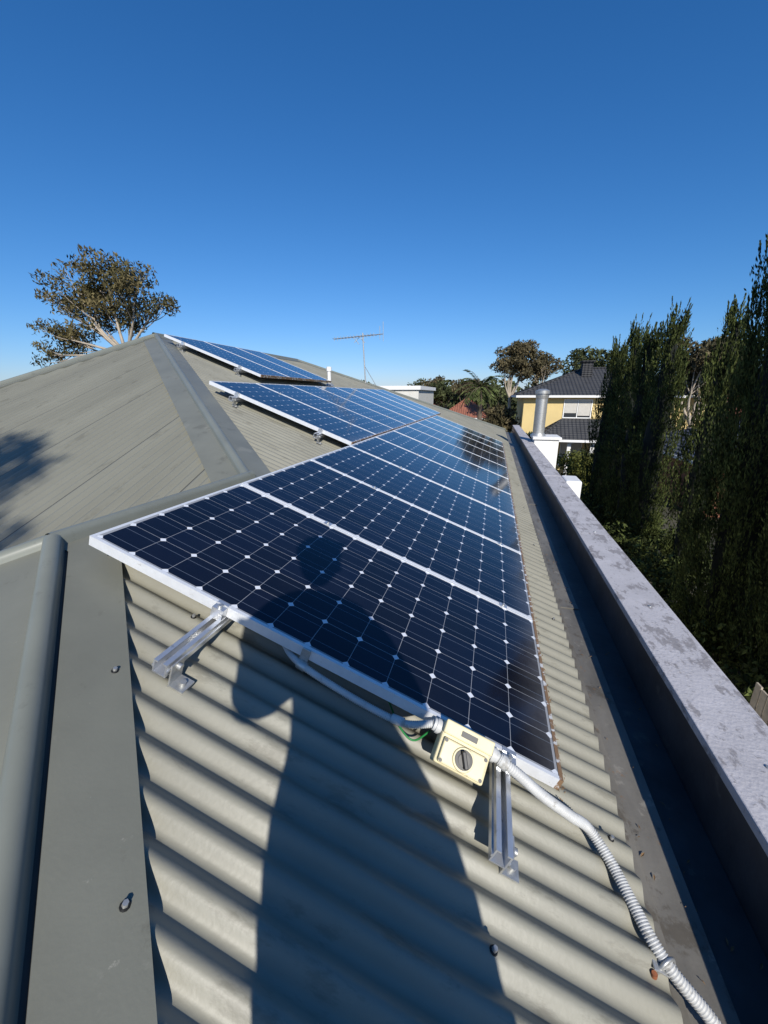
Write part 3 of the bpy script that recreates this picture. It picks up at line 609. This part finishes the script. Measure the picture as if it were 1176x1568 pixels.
for s_,wr in ((-1,Vector((-.095,-.065,-.045))),(1,Vector((.095,-.075,-.05)))):
    V=[wr,wr+Vector((-s_*.012,.012,.03))]; Eh=[(0,1)]; Rh=[(.024,.016),(.030,.014)]
    for i,(l,zo) in enumerate(((.9,.045),(1,.03),(.95,.012),(.78,-.006))):
        b0=wr+Vector((-s_*.008,.020,zo)); n=len(V); V+=[b0,b0+Vector((-s_*.016,.012,.004))*l,b0+Vector((-s_*.038,.010,.006))*l,b0+Vector((-s_*.052,.002,.006))*l]; Eh+=[(1,n),(n,n+1),(n+1,n+2),(n+2,n+3)]; Rh+=[.009,.0085,.008,.0065]
    n=len(V); b0=wr+Vector((-s_*.004,-.004,.03)); V+=[b0,b0+Vector((-s_*.022,-.008,.02)),b0+Vector((-s_*.042,-.004,.028))]; Eh+=[(1,n),(n,n+1),(n+1,n+2)]; Rh+=[.012,.010,.008]
    h=skinned('hand',V,Eh,Rh,[m_skin],0,1); h.parent=ph
    for v_ in h.data.vertices: v_.co.y-=.018
# ------------------------------------------------------------------ camera
p_,y_=.2898,-.2637
fw=Vector((math.sin(y_)*math.cos(p_),math.cos(y_)*math.cos(p_),-math.sin(p_))); rt=Vector((math.cos(y_),-math.sin(y_),0)); up=rt.cross(fw)
cd=bpy.data.cameras.new('camera'); cam=bpy.data.objects.new('camera',cd); link(cam)
cam.matrix_world=Matrix((rt,up,-fw)).transposed().to_4x4()
cd.sensor_fit='VERTICAL'; cd.sensor_height=36; cd.sensor_width=27; cd.lens=600/1568*36; cd.clip_start=.01; cd.clip_end=3000
S.camera=cam
phn=MB(); Mp=Matrix((rt,up,-fw)).transposed().to_4x4(); phn.bbox((-.037,-.125,.012),(.037,.025,.020),.003,0,Mp); phn.make('phone',[m_dark],ph)
# ------------------------------------------------------------------ light
sd3=Vector((.457,-1,.68)).normalized()
el=math.asin(sd3.z); az_=math.atan2(sd3.x,sd3.y)
sl=bpy.data.lights.new('sun','SUN'); sl.energy=5.0; sl.angle=math.radians(.5); sl.color=(1,.955,.88); so=bpy.data.objects.new('sun',sl); link(so); so.rotation_euler=sd3.to_track_quat('Z','Y').to_euler(); so.location=(0,0,20)
W=bpy.data.worlds.new('World'); S.world=W; W.use_nodes=True; nt=W.node_tree; bg=nt.nodes['Background']
sk=nt.nodes.new('ShaderNodeTexSky'); sk.sky_type='NISHITA'; sk.sun_disc=False; sk.sun_elevation=el; sk.sun_rotation=az_; sk.air_density=1.0; sk.dust_density=.3; sk.ozone_density=2.5; sk.altitude=100
# deepen the clear winter blue: per-channel response curve on the sky colour
sp_=nt.nodes.new('ShaderNodeSeparateColor'); cb_=nt.nodes.new('ShaderNodeCombineColor'); nt.links.new(sk.outputs[0],sp_.inputs[0])
STR=.10
for i,(e_,a_) in enumerate(((1.4,.80),(1.0,.88),(.9,1.26))):
    m0=nt.nodes.new('ShaderNodeMath'); m0.operation='MULTIPLY'; m0.inputs[1].default_value=.09; nt.links.new(sp_.outputs[i],m0.inputs[0])
    m1=nt.nodes.new('ShaderNodeMath'); m1.operation='POWER'; m1.inputs[1].default_value=e_; nt.links.new(m0.outputs[0],m1.inputs[0])
    m2=nt.nodes.new('ShaderNodeMath'); m2.operation='MULTIPLY'; m2.inputs[1].default_value=a_/STR; nt.links.new(m1.outputs[0],m2.inputs[0]); nt.links.new(m2.outputs[0],cb_.inputs[i])
nt.links.new(cb_.outputs[0],bg.inputs[0]); bg.inputs[1].default_value=STR
S.view_settings.view_transform='Standard'; S.view_settings.look='None'; S.view_settings.exposure=0
for o in list(S.objects):
    if o.parent is None: 
        if o.type=='CAMERA': o.matrix_world=Matrix.Translation((0,0,LIFT))@o.matrix_world
        else: o.location.z+=LIFT
